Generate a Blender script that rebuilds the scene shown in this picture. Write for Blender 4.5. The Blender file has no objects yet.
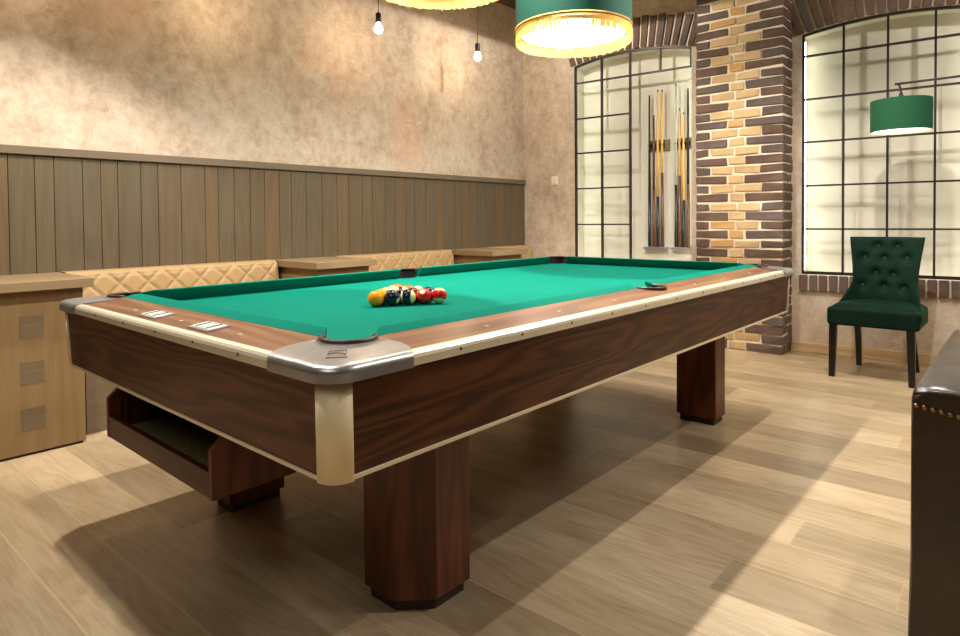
import bpy, bmesh, math, random
from mathutils import Vector, Matrix
random.seed(7)
PI = math.pi
sc = bpy.context.scene
COL = sc.collection

# ------------------------------------------------------------------ materials
def lin(c):
    c = c / 255.0
    return c / 12.92 if c <= 0.04045 else ((c + 0.055) / 1.055) ** 2.4
def rgb(r, g, b): return (lin(r), lin(g), lin(b), 1.0)

class NT:
    def __init__(s, name):
        s.m = bpy.data.materials.new(name); s.m.use_nodes = True
        s.t = s.m.node_tree; s.t.nodes.clear()
        s.out = s.n('ShaderNodeOutputMaterial')
    def n(s, typ, **kw):
        nd = s.t.nodes.new(typ)
        for k, v in kw.items(): setattr(nd, k, v)
        return nd
    def l(s, a, b): s.t.links.new(a, b)
    def val(s, sock, v):
        if hasattr(v, 'is_linked') or hasattr(v, 'links'): s.l(v, sock)
        else: sock.default_value = v
    def math(s, op, a, b=0.0, c=None):
        nd = s.n('ShaderNodeMath', operation=op)
        s.val(nd.inputs[0], a); s.val(nd.inputs[1], b)
        if c is not None: s.val(nd.inputs[2], c)
        return nd.outputs[0]
    def noise(s, vec, scale, detail=4, rough=.55, dist=0.0):
        nd = s.n('ShaderNodeTexNoise'); s.l(vec, nd.inputs['Vector'])
        nd.inputs['Scale'].default_value = scale; nd.inputs['Detail'].default_value = detail
        nd.inputs['Roughness'].default_value = rough; nd.inputs['Distortion'].default_value = dist
        return nd.outputs['Fac']
    def mapping(s, vec, scale=(1,1,1), rot=(0,0,0), loc=(0,0,0)):
        nd = s.n('ShaderNodeMapping'); s.l(vec, nd.inputs['Vector'])
        nd.inputs['Scale'].default_value = scale; nd.inputs['Rotation'].default_value = rot
        nd.inputs['Location'].default_value = loc
        return nd.outputs[0]
    def ramp(s, fac, stops):
        nd = s.n('ShaderNodeValToRGB'); s.l(fac, nd.inputs[0])
        e = nd.color_ramp.elements
        while len(e) < len(stops): e.new(0.5)
        for i, (p, c) in enumerate(stops): e[i].position = p; e[i].color = c
        return nd.outputs[0]
    def mix(s, f, a, b, blend='MIX'):
        nd = s.n('ShaderNodeMix', data_type='RGBA', blend_type=blend)
        s.val(nd.inputs[0], f); s.val(nd.inputs[6], a); s.val(nd.inputs[7], b)
        return nd.outputs[2]
    def bsdf(s, col, rough=.5, metal=0.0, spec=.5, **kw):
        b = s.n('ShaderNodeBsdfPrincipled')
        s.val(b.inputs['Base Color'], col); s.val(b.inputs['Roughness'], rough)
        b.inputs['Metallic'].default_value = metal
        b.inputs['Specular IOR Level'].default_value = spec
        for k, v in kw.items(): b.inputs[k].default_value = v
        s.l(b.outputs[0], s.out.inputs[0]); s.b = b
        return b
    def bump(s, h, strength=.3, dist=.01):
        nd = s.n('ShaderNodeBump'); s.l(h, nd.inputs['Height'])
        nd.inputs['Strength'].default_value = strength; nd.inputs['Distance'].default_value = dist
        s.l(nd.outputs[0], s.b.inputs['Normal'])
    def pos(s): return s.n('ShaderNodeNewGeometry').outputs['Position']
    def obj(s): return s.n('ShaderNodeTexCoord').outputs['Object']

def plain(name, col, rough=.5, metal=0, spec=.5, noise=None, bump=None, **kw):
    t = NT(name); v = t.obj()
    if noise:
        sc_, amt = noise
        f = t.noise(v, sc_, 5)
        lo = tuple(c * (1 - amt) for c in col[:3]) + (1,); hi = tuple(min(1, c * (1 + amt)) for c in col[:3]) + (1,)
        c = t.ramp(f, [(.3, lo), (.7, hi)])
    else: c = col
    t.bsdf(c, rough, metal, spec, **kw)
    if bump: t.bump(t.noise(v, bump[0], 4), bump[1], bump[2])
    return t.m

def emis(name, col, strength):
    t = NT(name); e = t.n('ShaderNodeEmission')
    e.inputs[0].default_value = col; e.inputs[1].default_value = strength
    t.l(e.outputs[0], t.out.inputs[0]); return t.m

def wood(name, dark, mid, light, grain='x', rough=.35, fig=1.0, fine=60, spec=.5, bump=.05, ring=.28):
    """grain runs along the given axis; cathedral figure from warped bands"""
    t = NT(name); v = t.obj()
    k = .10
    s1 = {'x': (k, 1, 1), 'y': (1, k, 1), 'z': (1, 1, k)}[grain]
    vm = t.mapping(v, scale=s1)
    base = t.noise(vm, 4.2 * fig, 2, .45)
    rings = t.math('SINE', t.math('MULTIPLY', base, 62.0))
    rings = t.math('MULTIPLY_ADD', rings, .5, .5)
    k2 = .02
    s2 = {'x': (k2, 1, 1), 'y': (1, k2, 1), 'z': (1, 1, k2)}[grain]
    fib = t.noise(t.mapping(v, scale=s2), fine * 4, 3, .6)
    big = t.noise(vm, 1.7, 3, .5)
    f = t.math('ADD', t.math('MULTIPLY_ADD', rings, ring, .14 - ring/2), t.math('ADD', t.math('MULTIPLY', fib, .4), t.math('MULTIPLY', big, .42)))
    c = t.ramp(f, [(.28, dark), (.52, mid), (.82, light)])
    t.bsdf(c, rough, 0, spec); t.bump(fib, bump, .002)
    return t.m

M = {}
# walnut of the table and its storage box
W1, W2, W3 = rgb(42, 20, 8), rgb(78, 42, 18), rgb(108, 63, 30)
M['walnut_x'] = wood('walnut_x', W1, W2, W3, 'x', .38, 2.1, spec=.3)
M['walnut_y'] = wood('walnut_y', W1, W2, W3, 'y', .38, 2.1, spec=.3)
M['walnut_z'] = wood('walnut_z', rgb(56, 25, 9), rgb(100, 50, 19), rgb(130, 70, 30), 'z', .38, 1.6, ring=.22)
M['rail_x'] = wood('rail_x', rgb(88, 53, 34), rgb(128, 84, 55), rgb(154, 108, 76), 'x', .28, 1.0)
M['rail_y'] = wood('rail_y', rgb(88, 53, 34), rgb(128, 84, 55), rgb(154, 108, 76), 'y', .28, 1.0)
M['tray_wood'] = wood('tray_wood', rgb(44, 18, 7), rgb(74, 35, 16), rgb(98, 51, 26), 'x', .4, 1.3, spec=.3)
M['tray_wood_z'] = wood('tray_wood_z', rgb(46, 18, 7), rgb(80, 38, 17), rgb(104, 54, 27), 'z', .4, 1.3, spec=.3)
# greyish oak of the panelling and booths
M['oak_z1'] = wood('oak_z1', rgb(76,65,46), rgb(91,77,56), rgb(104,90,67), 'z', .6, 1.2, 50, .25, ring=.12)
M['oak_z2'] = wood('oak_z2', rgb(82,66,45), rgb(97,79,55), rgb(109,90,64), 'z', .6, 1.2, 50, .25, ring=.12)
M['oak_z3'] = wood('oak_z3', rgb(75,65,48), rgb(88,77,58), rgb(100,88,68), 'z', .6, 1.2, 50, .25, ring=.12)
M['oak_rail'] = wood('oak_rail', rgb(86, 75, 58), rgb(104, 91, 72), rgb(118, 103, 83), 'y', .5, 1.0, 50, .3, ring=.1)
M['booth_z'] = wood('booth_z', rgb(116, 92, 60), rgb(133, 106, 70), rgb(147, 120, 82), 'z', .55, 1.0, 50, .3, ring=.10)
M['booth_top'] = wood('booth_top', rgb(120, 99, 70), rgb(137, 114, 83), rgb(152, 129, 97), 'y', .45, 1.0, 50, .35, ring=.10)
M['booth_grey'] = wood('booth_grey', rgb(94, 79, 58), rgb(110, 93, 70), rgb(125, 107, 82), 'y', .5, 1.4, 50, .3, ring=.12)
M['kick'] = plain('kick', rgb(48, 40, 32), .6)

def cloth_mat():
    t = NT('green_cloth'); v = t.obj()
    f = t.noise(v, 2.2, 3, .5)
    c = t.ramp(f, [(.3, rgb(0, 113, 94)), (.7, rgb(0, 122, 103))])
    t.bsdf(c, .9, 0, .08, **{'Sheen Weight': .03, 'Sheen Roughness': .4})
    t.b.inputs['Sheen Tint'].default_value = rgb(40, 210, 180)
    t.bump(t.noise(v, 900, 2), .12, .001)
    return t.m
M['cloth'] = cloth_mat()
M['trim_metal'] = plain('trim_metal', rgb(236, 224, 196), .32, .35, .6, noise=(18, .04))
M['post_metal'] = plain('post_metal', rgb(242, 224, 184), .45, .0, .4, noise=(6, .04))
M['chrome'] = plain('chrome', rgb(178, 177, 178), .32, .8, .6, noise=(30, .10))
M['stripe_metal'] = plain('stripe_metal', rgb(236, 220, 188), .35, .3)
M['rubber'] = plain('rubber', rgb(22, 18, 16), .5, bump=(80, .2, .002))
M['rim_leather'] = plain('rim_leather', rgb(58, 38, 26), .35)
M['pocket_black'] = plain('pocket_black', rgb(14, 11, 10), .7)
M['pearl'] = plain('pearl', rgb(228, 214, 190), .3)
M['ivory'] = plain('ivory', rgb(236, 232, 222), .3)
M['screw'] = plain('screw', rgb(120, 96, 66), .4, .6)
M['plinth'] = plain('plinth', rgb(56, 44, 28), .5)
M['underside'] = plain('underside', rgb(56, 36, 22), .8)
def felt():
    t = NT('tray_felt'); v = t.obj()
    f = t.noise(v, 160, 4, .7)
    t.bsdf(t.ramp(f, [(.35, rgb(52, 46, 24)), (.55, rgb(118, 108, 64)), (.75, rgb(176, 164, 110))]), .95, 0, .1)
    return t.m
M['felt'] = felt()

def plaster(name, k=1.0):
    t = NT(name); p = t.pos()
    a = t.noise(p, 1.6, 8, .62, .15)
    b = t.noise(t.mapping(p, loc=(3.1, 5.2, 1.7), scale=(1, 1, .8)), 4.2, 9, .7, .25)
    c_ = t.noise(t.mapping(p, loc=(9, 2, 4)), 1.1, 3, .5)
    e = t.noise(t.mapping(p, loc=(5, 1, 8)), 14, 6, .72, .4)
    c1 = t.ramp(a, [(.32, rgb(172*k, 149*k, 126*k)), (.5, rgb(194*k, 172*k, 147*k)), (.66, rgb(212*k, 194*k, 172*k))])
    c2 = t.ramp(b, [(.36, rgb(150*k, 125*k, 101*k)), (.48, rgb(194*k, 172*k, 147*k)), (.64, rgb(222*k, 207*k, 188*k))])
    m = t.mix(.5, c1, c2)
    m = t.mix(.3, m, t.ramp(e, [(.35, rgb(150, 124, 98)), (.65, rgb(230, 215, 194))]))
    peach = t.ramp(c_, [(.60, (0,0,0,1)), (.74, (1,1,1,1))])
    m = t.mix(t.math('MULTIPLY', peach, .35), m, rgb(210, 160, 124))
    vor = t.noise(t.mapping(p, loc=(1, 7, 3)), 5, 9, .78, 1.2)
    crack = t.ramp(t.math('ABSOLUTE', t.math('SUBTRACT', vor, .5)), [(0.0, (1,1,1,1)), (.008, (0,0,0,1))])
    gate = t.ramp(t.noise(p, 2.3, 3), [(.54, (0,0,0,1)), (.62, (1,1,1,1))])
    m = t.mix(t.math('MULTIPLY', t.math('MULTIPLY', crack, gate), .4), m, rgb(136, 106, 80))
    t.bsdf(m, .6, 0, .3)
    t.bump(t.math('ADD', a, t.math('MULTIPLY', b, .6)), .3, .02)
    return t.m
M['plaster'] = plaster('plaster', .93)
M['plaster_back'] = plaster('plaster_back')
M['lounge_wall'] = plain('lounge_wall', rgb(92, 74, 58), .8, noise=(2, .1))
M['ceiling'] = wood('ceiling_wood', rgb(52, 36, 24), rgb(74, 54, 38), rgb(92, 68, 48), 'y', .6)
def nichem():
    t = NT('niche_paint'); p = t.pos()
    t.bsdf(t.ramp(t.noise(p, 2.5, 4), [(.3, rgb(202, 195, 176)), (.7, rgb(213, 206, 188))]), .6, 0, .3)
    t.bump(t.noise(p, 30, 4), .08, .005)
    return t.m
M['niche'] = nichem()
M['steel'] = plain('black_steel', rgb(44, 38, 34), .45, .4)
M['base_tan'] = wood('base_tan', rgb(176, 140, 96), rgb(194, 160, 114), rgb(210, 178, 132), 'x', .5)
M['led'] = emis('led_strip', (.97, 1.0, .84, 1), 20.0)
M['led_soft'] = emis('led_strip_soft', (.93, 1.0, .84, 1), 26.0)
M['switch'] = plain('switch_plastic', rgb(226, 212, 190), .35)

def brick(name, lo, hi, sc_=14):
    t = NT(name); p = t.pos()
    f = t.noise(p, sc_, 6, .7); g = t.noise(p, 2.7, 2, .5)
    c = t.mix(.5, t.ramp(f, [(.3, lo), (.7, hi)]), t.ramp(g, [(.35, lo), (.65, hi)]))
    t.bsdf(c, .85, 0, .2); t.bump(t.noise(p, 60, 5, .7), .5, .006)
    return t.m
M['brick_dark'] = brick('brick_dark', rgb(84, 64, 54), rgb(120, 97, 84))
M['brick_grey'] = brick('brick_grey', rgb(84, 70, 64), rgb(116, 102, 94))
M['brick_gold'] = brick('brick_gold', rgb(186, 152, 104), rgb(214, 186, 142))
M['brick_orange'] = brick('brick_orange', rgb(186, 142, 90), rgb(206, 164, 110))
M['mortar'] = brick('mortar', rgb(222, 204, 174), rgb(240, 226, 200), 40)

def floor_mat():
    t = NT('plank_tiles'); p = t.pos()
    ang = .02
    q = t.mapping(p, rot=(0, 0, -ang))
    sp = t.n('ShaderNodeSeparateXYZ'); t.l(q, sp.inputs[0])
    Wd, L = .2, 1.2
    vv = t.math('DIVIDE', t.math('ADD', sp.outputs[1], 20.0 + .01), Wd)
    row = t.math('FLOOR', vv); fv = t.math('FRACT', vv)
    wn = t.n('ShaderNodeTexWhiteNoise', noise_dimensions='1D'); t.l(row, wn.inputs['W'])
    uu = t.math('ADD', t.math('DIVIDE', t.math('ADD', sp.outputs[0], 20.0), L), wn.outputs['Value'])
    colm = t.math('FLOOR', uu); fu = t.math('FRACT', uu)
    cb = t.n('ShaderNodeCombineXYZ'); t.l(row, cb.inputs[0]); t.l(colm, cb.inputs[1])
    wn2 = t.n('ShaderNodeTexWhiteNoise', noise_dimensions='3D'); t.l(cb.outputs[0], wn2.inputs['Vector'])
    idv = wn2.outputs['Value']
    # grain coords, shifted by plank
    off = t.n('ShaderNodeVectorMath', operation='MULTIPLY_ADD')
    t.l(wn2.outputs['Color'], off.inputs[0]); off.inputs[1].default_value = (7, 7, 7); t.l(q, off.inputs[2])
    g = off.outputs[0]
    gm = t.mapping(g, scale=(.16, 1, 1))
    base = t.noise(gm, 4.5, 3, .5, .3)
    rings = t.math('MULTIPLY_ADD', t.math('SINE', t.math('MULTIPLY', base, 75.0)), .5, .5)
    fib = t.noise(t.mapping(g, scale=(.05, 1, 1)), 170, 5, .7)
    big = t.noise(t.mapping(g, scale=(.3, 1, 1)), 6, 4, .6)
    f = t.math('ADD', t.math('MULTIPLY_ADD', rings, .07, .035), t.math('ADD', t.math('MULTIPLY', fib, .46), t.math('MULTIPLY', big, .46)))
    c = t.ramp(f, [(.26, rgb(146, 126, 98)), (.44, rgb(182, 161, 132)), (.6, rgb(205, 186, 158)), (.8, rgb(220, 204, 178))])
    tint = t.ramp(idv, [(0, rgb(204, 196, 184)), (.4, rgb(232, 224, 210)), (.75, rgb(248, 240, 226)), (1, rgb(255, 252, 244))])
    c = t.mix(1.0, c, tint, 'MULTIPLY')
    knot = t.n('ShaderNodeTexVoronoi'); t.l(t.mapping(g, scale=(1.1, 3, 1)), knot.inputs['Vector']); knot.inputs['Scale'].default_value = 1.6
    kn = t.ramp(knot.outputs['Distance'], [(0.0, (1,1,1,1)), (.07, (0,0,0,1))])
    c = t.mix(t.math('MULTIPLY', kn, .45), c, rgb(112, 80, 50))
    gw = .0055
    m1 = t.math('LESS_THAN', fv, gw / Wd); m2 = t.math('GREATER_THAN', fv, 1 - gw * .0 / Wd)
    m3 = t.math('LESS_THAN', fu, .0035 / L)
    gr = t.math('MAXIMUM', t.math('MULTIPLY', m1, .85), t.math('MULTIPLY', m3, .45))
    c = t.mix(gr, c, rgb(196, 170, 130))
    t.bsdf(c, .33, 0, .5)
    rr = t.math('MULTIPLY_ADD', fib, .18, .24); t.l(rr, t.b.inputs['Roughness'])
    t.bump(t.math('SUBTRACT', t.math('MULTIPLY', f, .35), gr), .12, .003)
    return t.m
M['floor'] = floor_mat()

M['quilt'] = plain('quilted_leather', rgb(164, 134, 92), .5, 0, .3, noise=(5, .04))
M['velvet'] = None
def velvet():
    t = NT('green_velvet'); v = t.obj()
    f = t.noise(v, 9, 4, .6)
    t.bsdf(t.ramp(f, [(.3, rgb(1, 24, 13)), (.7, rgb(3, 37, 22))]), .75, 0, .15, **{'Sheen Weight': .22, 'Sheen Roughness': .3})
    t.b.inputs['Sheen Tint'].default_value = rgb(60, 150, 110)
    t.bump(t.noise(v, 14, 3), .25, .01)
    return t.m
M['velvet'] = velvet()
M['velvet_button'] = plain('velvet_button', rgb(5, 40, 26), .7, **{'Sheen Weight': .3})
M['black_wood'] = plain('black_wood', rgb(15, 11, 9), .3)
def leather():
    t = NT('brown_leather'); v = t.obj()
    f = t.noise(v, 6, 4, .6)
    t.bsdf(t.ramp(f, [(.3, rgb(34, 17, 6)), (.7, rgb(54, 30, 12))]), .3, 0, .6)
    w = t.n('ShaderNodeTexVoronoi'); t.l(v, w.inputs['Vector']); w.inputs['Scale'].default_value = 140
    cr = t.noise(t.mapping(v, scale=(1, 4, 1)), 16, 4, .6, .6)
    t.bump(t.math('ADD', t.math('MULTIPLY', w.outputs['Distance'], .1), cr), .16, .008)
    return t.m
M['leather'] = leather()
M['brass'] = plain('aged_brass', rgb(150, 120, 74), .35, .8)
def fabric(name, col, trans):
    t = NT(name); v = t.obj()
    d = t.n('ShaderNodeBsdfPrincipled'); d.inputs['Base Color'].default_value = col; d.inputs['Roughness'].default_value = .8
    tr = t.n('ShaderNodeBsdfTranslucent'); tr.inputs[0].default_value = col
    mx = t.n('ShaderNodeMixShader'); mx.inputs[0].default_value = trans
    t.l(d.outputs[0], mx.inputs[1]); t.l(tr.outputs[0], mx.inputs[2]); t.l(mx.outputs[0], t.out.inputs[0])
    return t.m
M['shade_green'] = fabric('shade_green', rgb(12, 88, 70), .04)
M['shade_green2'] = fabric('shade_green2', rgb(12, 82, 48), .22)
M['shade_lining'] = fabric('shade_lining', rgb(238, 228, 205), .2)
M['fringe'] = fabric('fringe', rgb(248, 222, 150), .5)
M['braid'] = fabric('braid', rgb(206, 160, 78), .1)
M['diffuser'] = emis('diffuser_lit', (1.0, .92, .74, 1), 14.0)
M['diffuser2'] = emis('diffuser_lit_small', (1.0, .93, .72, 1), 4.0)
M['bulb'] = emis('bulb_glass_lit', (1.0, .76, .5, 1), 190.0)
M['shade_bulb'] = emis('shade_bulb_lit', (1.0, .88, .66, 1), 160.0)
M['cue_pale'] = plain('cue_maple', rgb(226, 172, 84), .3)
M['cue_light'] = plain('cue_ash', rgb(206, 152, 84), .3)
M['cue_brown'] = plain('cue_brown', rgb(92, 52, 30), .3)
M['cue_black'] = plain('cue_black', rgb(30, 26, 26), .3)
M['cue_grey'] = plain('cue_grey', rgb(168, 176, 160), .3)
M['clip_metal'] = plain('clip_metal', rgb(120, 112, 84), .4, .3)
M['cue_tip'] = plain('cue_tip', rgb(70, 90, 110), .8)

# ------------------------------------------------------------------ mesh helpers
class MB:
    def __init__(s): s.bm = bmesh.new(); s.mats = []; s.mi = 0
    def mat(s, m):
        if m not in s.mats: s.mats.append(m)
        s.mi = s.mats.index(m); return s
    def face(s, vs, smooth=False):
        try:
            f = s.bm.faces.new(vs); f.material_index = s.mi; f.smooth = smooth; return f
        except ValueError: return None
    def V(s, *p): return s.bm.verts.new(p if len(p) == 3 else p[0])
    def hexa(s, p):   # p: 4 bottom, 4 top, same order
        v = [s.V(Vector(q)) for q in p]
        for f in ((3,2,1,0), (4,5,6,7), (0,1,5,4), (1,2,6,5), (2,3,7,6), (3,0,4,7)): s.face([v[i] for i in f])
        return s
    def box(s, x0, x1, y0, y1, z0, z1):
        return s.hexa([(x0,y0,z0),(x1,y0,z0),(x1,y1,z0),(x0,y1,z0),(x0,y0,z1),(x1,y0,z1),(x1,y1,z1),(x0,y1,z1)])
    def prism(s, poly, a, b, f):     # poly list of 2D; f(u,v,t) -> 3D
        A = [s.V(Vector(f(u, v, a))) for u, v in poly]; B = [s.V(Vector(f(u, v, b))) for u, v in poly]
        n = len(poly)
        s.face(A[::-1]); s.face(B)
        for i in range(n): s.face([A[i], A[(i+1) % n], B[(i+1) % n], B[i]])
        return s
    def grid(s, nu, nv, f, smooth=True, closeu=False):
        g = [[s.V(Vector(f(i / nu, j / nv))) for j in range(nv + 1)] for i in range(nu + (0 if closeu else 1))]
        N = len(g)
        for i in range(nu):
            for j in range(nv):
                s.face([g[i][j], g[(i+1) % N][j], g[(i+1) % N][j+1], g[i][j+1]], smooth)
        return g
    def lathe(s, prof, c=(0,0,0), n=32, smooth=True, cap=True, ax='z'):
        rings = []
        for r, z in prof:
            ring = []
            for k in range(n):
                a = 2 * PI * k / n
                if ax == 'z': q = (c[0] + r*math.cos(a), c[1] + r*math.sin(a), c[2] + z)
                elif ax == 'x': q = (c[0] + z, c[1] + r*math.cos(a), c[2] + r*math.sin(a))
                else: q = (c[0] + r*math.cos(a), c[1] + z, c[2] + r*math.sin(a))
                ring.append(s.V(Vector(q)))
            rings.append(ring)
        for a, b in zip(rings, rings[1:]):
            for k in range(n): s.face([a[k], a[(k+1) % n], b[(k+1) % n], b[k]], smooth)
        if cap: s.face(rings[0][::-1]); s.face(rings[-1])
        return s
    def tube(s, pts, r, n=8, smooth=True, closed=False):
        pts = [Vector(p) for p in pts]; rings = []
        m = len(pts)
        for i, p in enumerate(pts):
            d = (pts[(i+1) % m] - pts[i-1]) if closed else (pts[min(i+1, m-1)] - pts[max(i-1, 0)])
            d.normalize()
            up = Vector((0,0,1)) if abs(d.z) < .95 else Vector((1,0,0))
            a = d.cross(up).normalized(); b = a.cross(d)
            rr = r[i] if isinstance(r, (list, tuple)) else r
            rings.append([s.V(p + a*rr*math.cos(2*PI*k/n) + b*rr*math.sin(2*PI*k/n)) for k in range(n)])
        for i in range(m if closed else m-1):
            A, B = rings[i], rings[(i+1) % m]
            for k in range(n): s.face([A[k], A[(k+1) % n], B[(k+1) % n], B[k]], smooth)
        if not closed: s.face(rings[0][::-1]); s.face(rings[-1])
        return s
    def build(s, name, mat=None, parent=None, bevel=None, seg=2, origin=None, fix=True, subsurf=0):
        me = bpy.data.meshes.new(name)
        if fix: bmesh.ops.recalc_face_normals(s.bm, faces=s.bm.faces)
        s.bm.to_mesh(me); s.bm.free()
        for m in (s.mats if s.mats else [M[mat]]): me.materials.append(M[m] if isinstance(m, str) else m)
        o = bpy.data.objects.new(name, me); COL.objects.link(o)
        if parent is not None:
            w = world_loc(parent)
            me.transform(Matrix.Translation(-w)); o.parent = parent
        else:
            if origin is None:
                xs = [v.co.x for v in me.vertices]; ys = [v.co.y for v in me.vertices]; zs = [v.co.z for v in me.vertices]
                origin = Vector(((min(xs)+max(xs))/2, (min(ys)+max(ys))/2, min(zs)))
            me.transform(Matrix.Translation(-Vector(origin))); o.location = origin
        if bevel:
            b = o.modifiers.new('Bevel', 'BEVEL'); b.width = bevel; b.segments = seg; b.limit_method = 'ANGLE'; b.angle_limit = .6
        if subsurf:
            u = o.modifiers.new('Sub', 'SUBSURF'); u.levels = subsurf; u.render_levels = subsurf
        return o

def world_loc(o):
    w = Vector(o.location)
    while o.parent: o = o.parent; w = w + Vector(o.location)
    return w
def tag(o, label, cat, group=None):
    o['label'] = label; o['category'] = cat
    if group: o['group'] = group
    return o
def thing(name, loc, label, cat, group=None):
    o = bpy.data.objects.new(name, None); COL.objects.link(o); o.location = loc; o.empty_display_size = .1
    return tag(o, label, cat, group)
def struct(o): o['kind'] = 'structure'; return o
def dup(o, loc, label, parent=None):
    c = o.copy(); COL.objects.link(c)
    if parent is None:
        c.location = loc; c['label'] = label
    else: c.parent = parent
    for ch in list(o.children): dup(ch, None, None, c)
    return c

# ------------------------------------------------------------------ room
XL, CZ = -2.128, 3.13
TH = .0811
def wy(x): return 3.165 + math.tan(TH) * (x - .4)
NX, NY = -math.sin(TH), math.cos(TH)
def W(x, off, z):          # point on / behind the back wall
    return (x + NX * off, wy(x) + NY * off, z)
def wbox(mb, x0, x1, o0, o1, z0, z1):
    return mb.hexa([W(x0,o0,z0), W(x1,o0,z0), W(x1,o1,z0), W(x0,o1,z0), W(x0,o0,z1), W(x1,o0,z1), W(x1,o1,z1), W(x0,o1,z1)])
XR, YF = 4.3, -5.0
mb = MB(); mb.box(XL - .1, XR + .1, YF - .1, 4.0, -.1, 0); struct(mb.build('floor', 'floor', fix=True))
mb = MB(); mb.box(XL - .1, XR + .1, YF - .1, 4.0, CZ, CZ + .1); struct(mb.build('ceiling', 'ceiling'))
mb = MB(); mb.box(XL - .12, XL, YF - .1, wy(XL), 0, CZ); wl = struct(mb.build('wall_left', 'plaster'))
mb = MB(); mb.box(XR, XR + .12, YF - .1, 3.9, 0, CZ); struct(mb.build('wall_right', 'lounge_wall'))
mb = MB(); mb.box(XL, XR, YF - .12, YF, 0, CZ); struct(mb.build('wall_front', 'lounge_wall'))

# back wall with two arched niches
ND = .2
WIN = [dict(x0=-1.548, x1=-.432, spring=2.497, sag=.066, sill=.655), dict(x0=.412, x1=1.518, spring=2.440, sag=.058, sill=.605)]
def arch(w, x):
    c = (w['x0'] + w['x1']) / 2; h = (w['x1'] - w['x0']) / 2; s_ = w['sag']
    R = (h*h + s_*s_) / (2*s_)
    return w['spring'] + s_ - R + math.sqrt(max(0, R*R - (x-c)**2))
mb = MB()
def wquad(x0, x1, za0, za1, zb0, zb1, off=0):
    v = [mb.V(Vector(q)) for q in (W(x0,off,za0), W(x1,off,za1), W(x1,off,zb1), W(x0,off,zb0))]; mb.face(v)
edges = [XL] + [q for w in WIN for q in (w['x0'], w['x1'])] + [XR]
for i in range(0, len(edges), 2): wquad(edges[i], edges[i+1], 0, 0, CZ, CZ)
for w in WIN:
    wquad(w['x0'], w['x1'], 0, 0, w['sill'], w['sill'])
    N = 20
    for k in range(N):
        a = w['x0'] + (w['x1']-w['x0'])*k/N; b = w['x0'] + (w['x1']-w['x0'])*(k+1)/N
        wquad(a, b, arch(w,a), arch(w,b), CZ, CZ)
bmesh.ops.remove_doubles(mb.bm, verts=mb.bm.verts, dist=1e-4)
wb = mb.build('wall_back', 'plaster_back', fix=False, origin=(0, wy(0), 0))
struct(wb)
# solid core behind the niches
mb = MB(); wbox(mb, XL, XR, ND + .012, ND + .14, 0, CZ); mb.build('wall_core', 'plaster_back', parent=wb)

def bricks_jitter(p8, j):
    return [tuple(c + random.uniform(-j, j) for c in q) for q in p8]

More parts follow.
